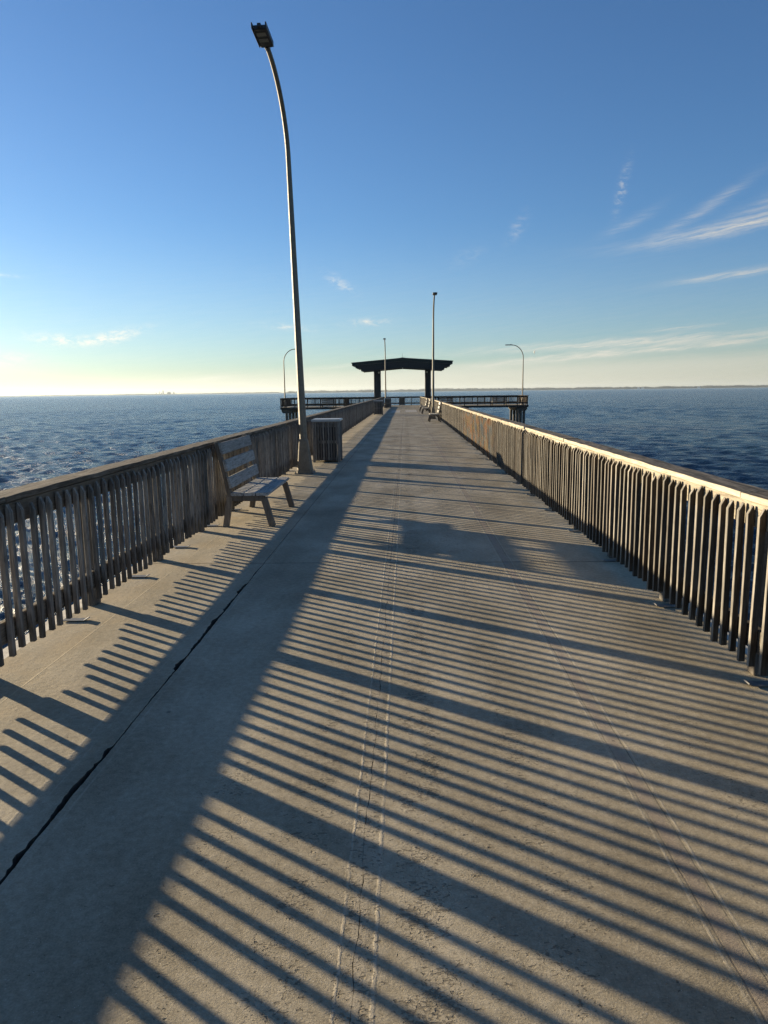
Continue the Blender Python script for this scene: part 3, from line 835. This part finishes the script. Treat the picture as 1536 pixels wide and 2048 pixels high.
# ------------------------------------------------------------------ haze
hz = MB(); hz.box(-11500, 11500, -11500, 11500, -4.6, 75.)
hm = bpy.data.materials.new('thin_sea_haze'); hm.use_nodes = True
hn = hm.node_tree; hn.nodes.clear()
vo = hn.nodes.new('ShaderNodeVolumePrincipled'); ho = hn.nodes.new('ShaderNodeOutputMaterial')
vo.inputs['Color'].default_value = (.74, .85, .93, 1); vo.inputs['Density'].default_value = 4e-5
vo.inputs['Anisotropy'].default_value = .35
hn.links.new(vo.outputs[0], ho.inputs['Volume'])
ho_ = link('haze', hz.mesh('haze', 0, [hm])); ho_['kind'] = 'stuff'

# ------------------------------------------------------------------ world: Nishita sky with cirrus
W = bpy.data.worlds.new('World'); S.world = W; W.use_nodes = True
wn = W.node_tree; g = G(wn); bg = wn.nodes['Background']
sky = g.n('ShaderNodeTexSky', sky_type='NISHITA'); sky.sun_disc = False
sky.sun_elevation = EL; sky.sun_rotation = AZ; sky.altitude = 0; sky.air_density = 1.0; sky.dust_density = .25; sky.ozone_density = 3.0
dv = g.n('ShaderNodeTexCoord').outputs['Generated']
dx, dy, dz = g.sep(dv)
az_ = g.math('MULTIPLY', g.math('ARCTAN2', dx, dy), 180 / PI)
el_ = g.math('MULTIPLY', g.math('ARCSINE', dz), 180 / PI)
# streaky noises in sky directions
wv = g.noise(g.comb(g.math('MULTIPLY', az_, .35), g.math('MULTIPLY', el_, .8), 0.), 1., 4, .6)
ae = g.comb(g.math('ADD', g.math('MULTIPLY', az_, .35), g.math('MULTIPLY', wv, .5)), g.math('ADD', g.math('SUBTRACT', g.math('MULTIPLY', el_, 5.), g.math('MULTIPLY', az_, .55)), g.math('MULTIPLY', wv, 2.2)), 0.)
streak = g.noise(ae, 1.0, 6, .68)
stk = g.smooth(streak, .20, .84)
puff = g.smooth(g.noise(g.comb(g.math('MULTIPLY', az_, 1.2), g.math('MULTIPLY', el_, 2.6), 5.), 1., 6, .62, .6), .36, .70)
total = None
def wisp(az0, el0, slope, curve, L, w, amt, tex):
    w, amt = w * 1.25, amt * 1.2
    """thin cloud round el = el0 + slope*u + curve*u^2, u = azimuth offset in degrees"""
    global total
    u = g.math('SUBTRACT', az_, az0)
    e_ = g.math('ADD', el0, g.math('ADD', g.math('MULTIPLY', u, slope), g.math('MULTIPLY', g.math('MULTIPLY', u, u), curve)))
    v = g.math('DIVIDE', g.math('SUBTRACT', el_, e_), w)
    v = g.math('ADD', v, g.math('MULTIPLY', g.math('SUBTRACT', wv, .5), 1.6))
    uu = g.math('DIVIDE', u, L)
    s = g.math('ADD', g.math('MULTIPLY', v, v), g.math('MULTIPLY', uu, uu))
    m_ = g.math('MULTIPLY', g.math('EXPONENT', g.math('MULTIPLY', s, -1.)), amt)
    m_ = g.math('MULTIPLY', m_, tex)
    total = m_ if total is None else g.math('ADD', total, m_)
wisp(24.5, 10.95, .155, .006, 6.5, .30, 1.0, stk)      # long bright streak on the right
wisp(27.5, 12.6, .34, .0, 5.0, .50, .55, stk)
wisp(21.2, 12.0, .52, .012, 2.9, .32, .5, stk)
wisp(16.6, 11.7, .42, .02, 1.7, .28, .30, stk)
wisp(16.0, 14.1, 2.3, .0, .42, .75, .50, puff)
wisp(8.5, 11.8, 1.0, .0, .7, .5, .28, puff)
wisp(4.8, 10.0, .4, .0, 1.2, .4, .13, puff)
wisp(23.6, 7.75, .075, .0, 3.6, .19, .75, stk)
wisp(20.5, 4.25, .075, .0, 2.4, .12, .5, stk)
wisp(17.5, 3.42, .035, .0, 11.0, .24, .95, stk)
wisp(22.0, 3.02, .060, .0, 8.0, .20, .8, stk)
wisp(12.0, 2.42, .075, .0, 8.0, .22, .75, stk)
wisp(-25.8, 3.92, -.05, .03, 1.7, .26, .9, puff)
wisp(-22.2, 4.15, .23, .01, 2.0, .30, 1.0, puff)
wisp(-29.2, 2.55, .06, .0, 1.6, .26, .7, puff)
wisp(-29.2, 8.1, .05, .0, 1.2, .10, .5, puff)
wisp(-9.2, 5.0, -.08, .0, 1.8, .16, .5, puff)
wisp(-5.0, 8.25, -.55, .0, 1.0, .30, .5, puff)
wisp(-2.9, 5.35, .05, .0, 1.5, .17, .75, puff)
wisp(-15.0, 1.2, .09, .0, 1.6, .12, .4, stk)
wisp(-4.5, 2.1, .08, .0, 4.0, .12, .4, stk)
# low bank of thin haze cloud along the horizon, thicker on the right
top = g.math('ADD', 1.9, g.math('MULTIPLY', az_, .028))
bank = g.math('SUBTRACT', 1., g.smooth(g.math('ADD', el_, g.math('MULTIPLY', g.math('SUBTRACT', streak, .5), 1.1)), g.math('SUBTRACT', top, .9), g.math('ADD', top, .5)))
total = g.math('ADD', total, g.math('MULTIPLY', bank, .55))
veil = g.math('MULTIPLY', g.math('SUBTRACT', 1., g.smooth(el_, 1.5, 13.)), g.lin(streak, .3, .7, .12, .22))
total = g.math('ADD', total, veil)
mask = g.math('MULTIPLY', g.math('MINIMUM', total, 1.), g.smooth(dz, -.002, .004))
# clouds are lit by the low sun: brighter towards it
sdot = g.n('ShaderNodeVectorMath', operation='DOT_PRODUCT'); wn.links.new(dv, sdot.inputs[0]); sdot.inputs[1].default_value = sdir
near = g.lin(sdot.outputs['Value'], .0, 1., .8, 1.5)
CL = g.mix(1., (5.8, 5.45, 4.7), g.comb(near, near, near), 'MULTIPLY')
skyc = g.mix(1., sky.outputs[0], (.81, 1.02, 1.29), 'MULTIPLY')      # the camera's cool daylight balance
wn.links.new(g.mix(g.math('MULTIPLY', mask, .80), skyc, CL), bg.inputs['Color'])
bg.inputs['Strength'].default_value = .05

# ------------------------------------------------------------------ sun
sl = bpy.data.lights.new('sun', 'SUN'); sl.energy = 5.0; sl.angle = math.radians(.55); sl.color = (1., .82, .56)
so = bpy.data.objects.new('sun', sl); COL.objects.link(so)
so.rotation_euler = (-sdir).to_track_quat('-Z', 'Y').to_euler()
so.location = (0, 0, 40)

# ------------------------------------------------------------------ view
S.view_settings.view_transform = 'Standard'; S.view_settings.look = 'None'
S.view_settings.exposure = 1.46; S.view_settings.gamma = 1.0
S.view_settings.use_curve_mapping = False
S.render.engine = 'CYCLES'
S.cycles.use_denoising = True
S.cycles.denoising_prefilter = 'NONE'
S.cycles.max_bounces = 6
S.cycles.volume_bounces = 0
S.cycles.use_adaptive_sampling = False
S.cycles.sample_clamp_direct = 4.
S.cycles.sample_clamp_indirect = .8
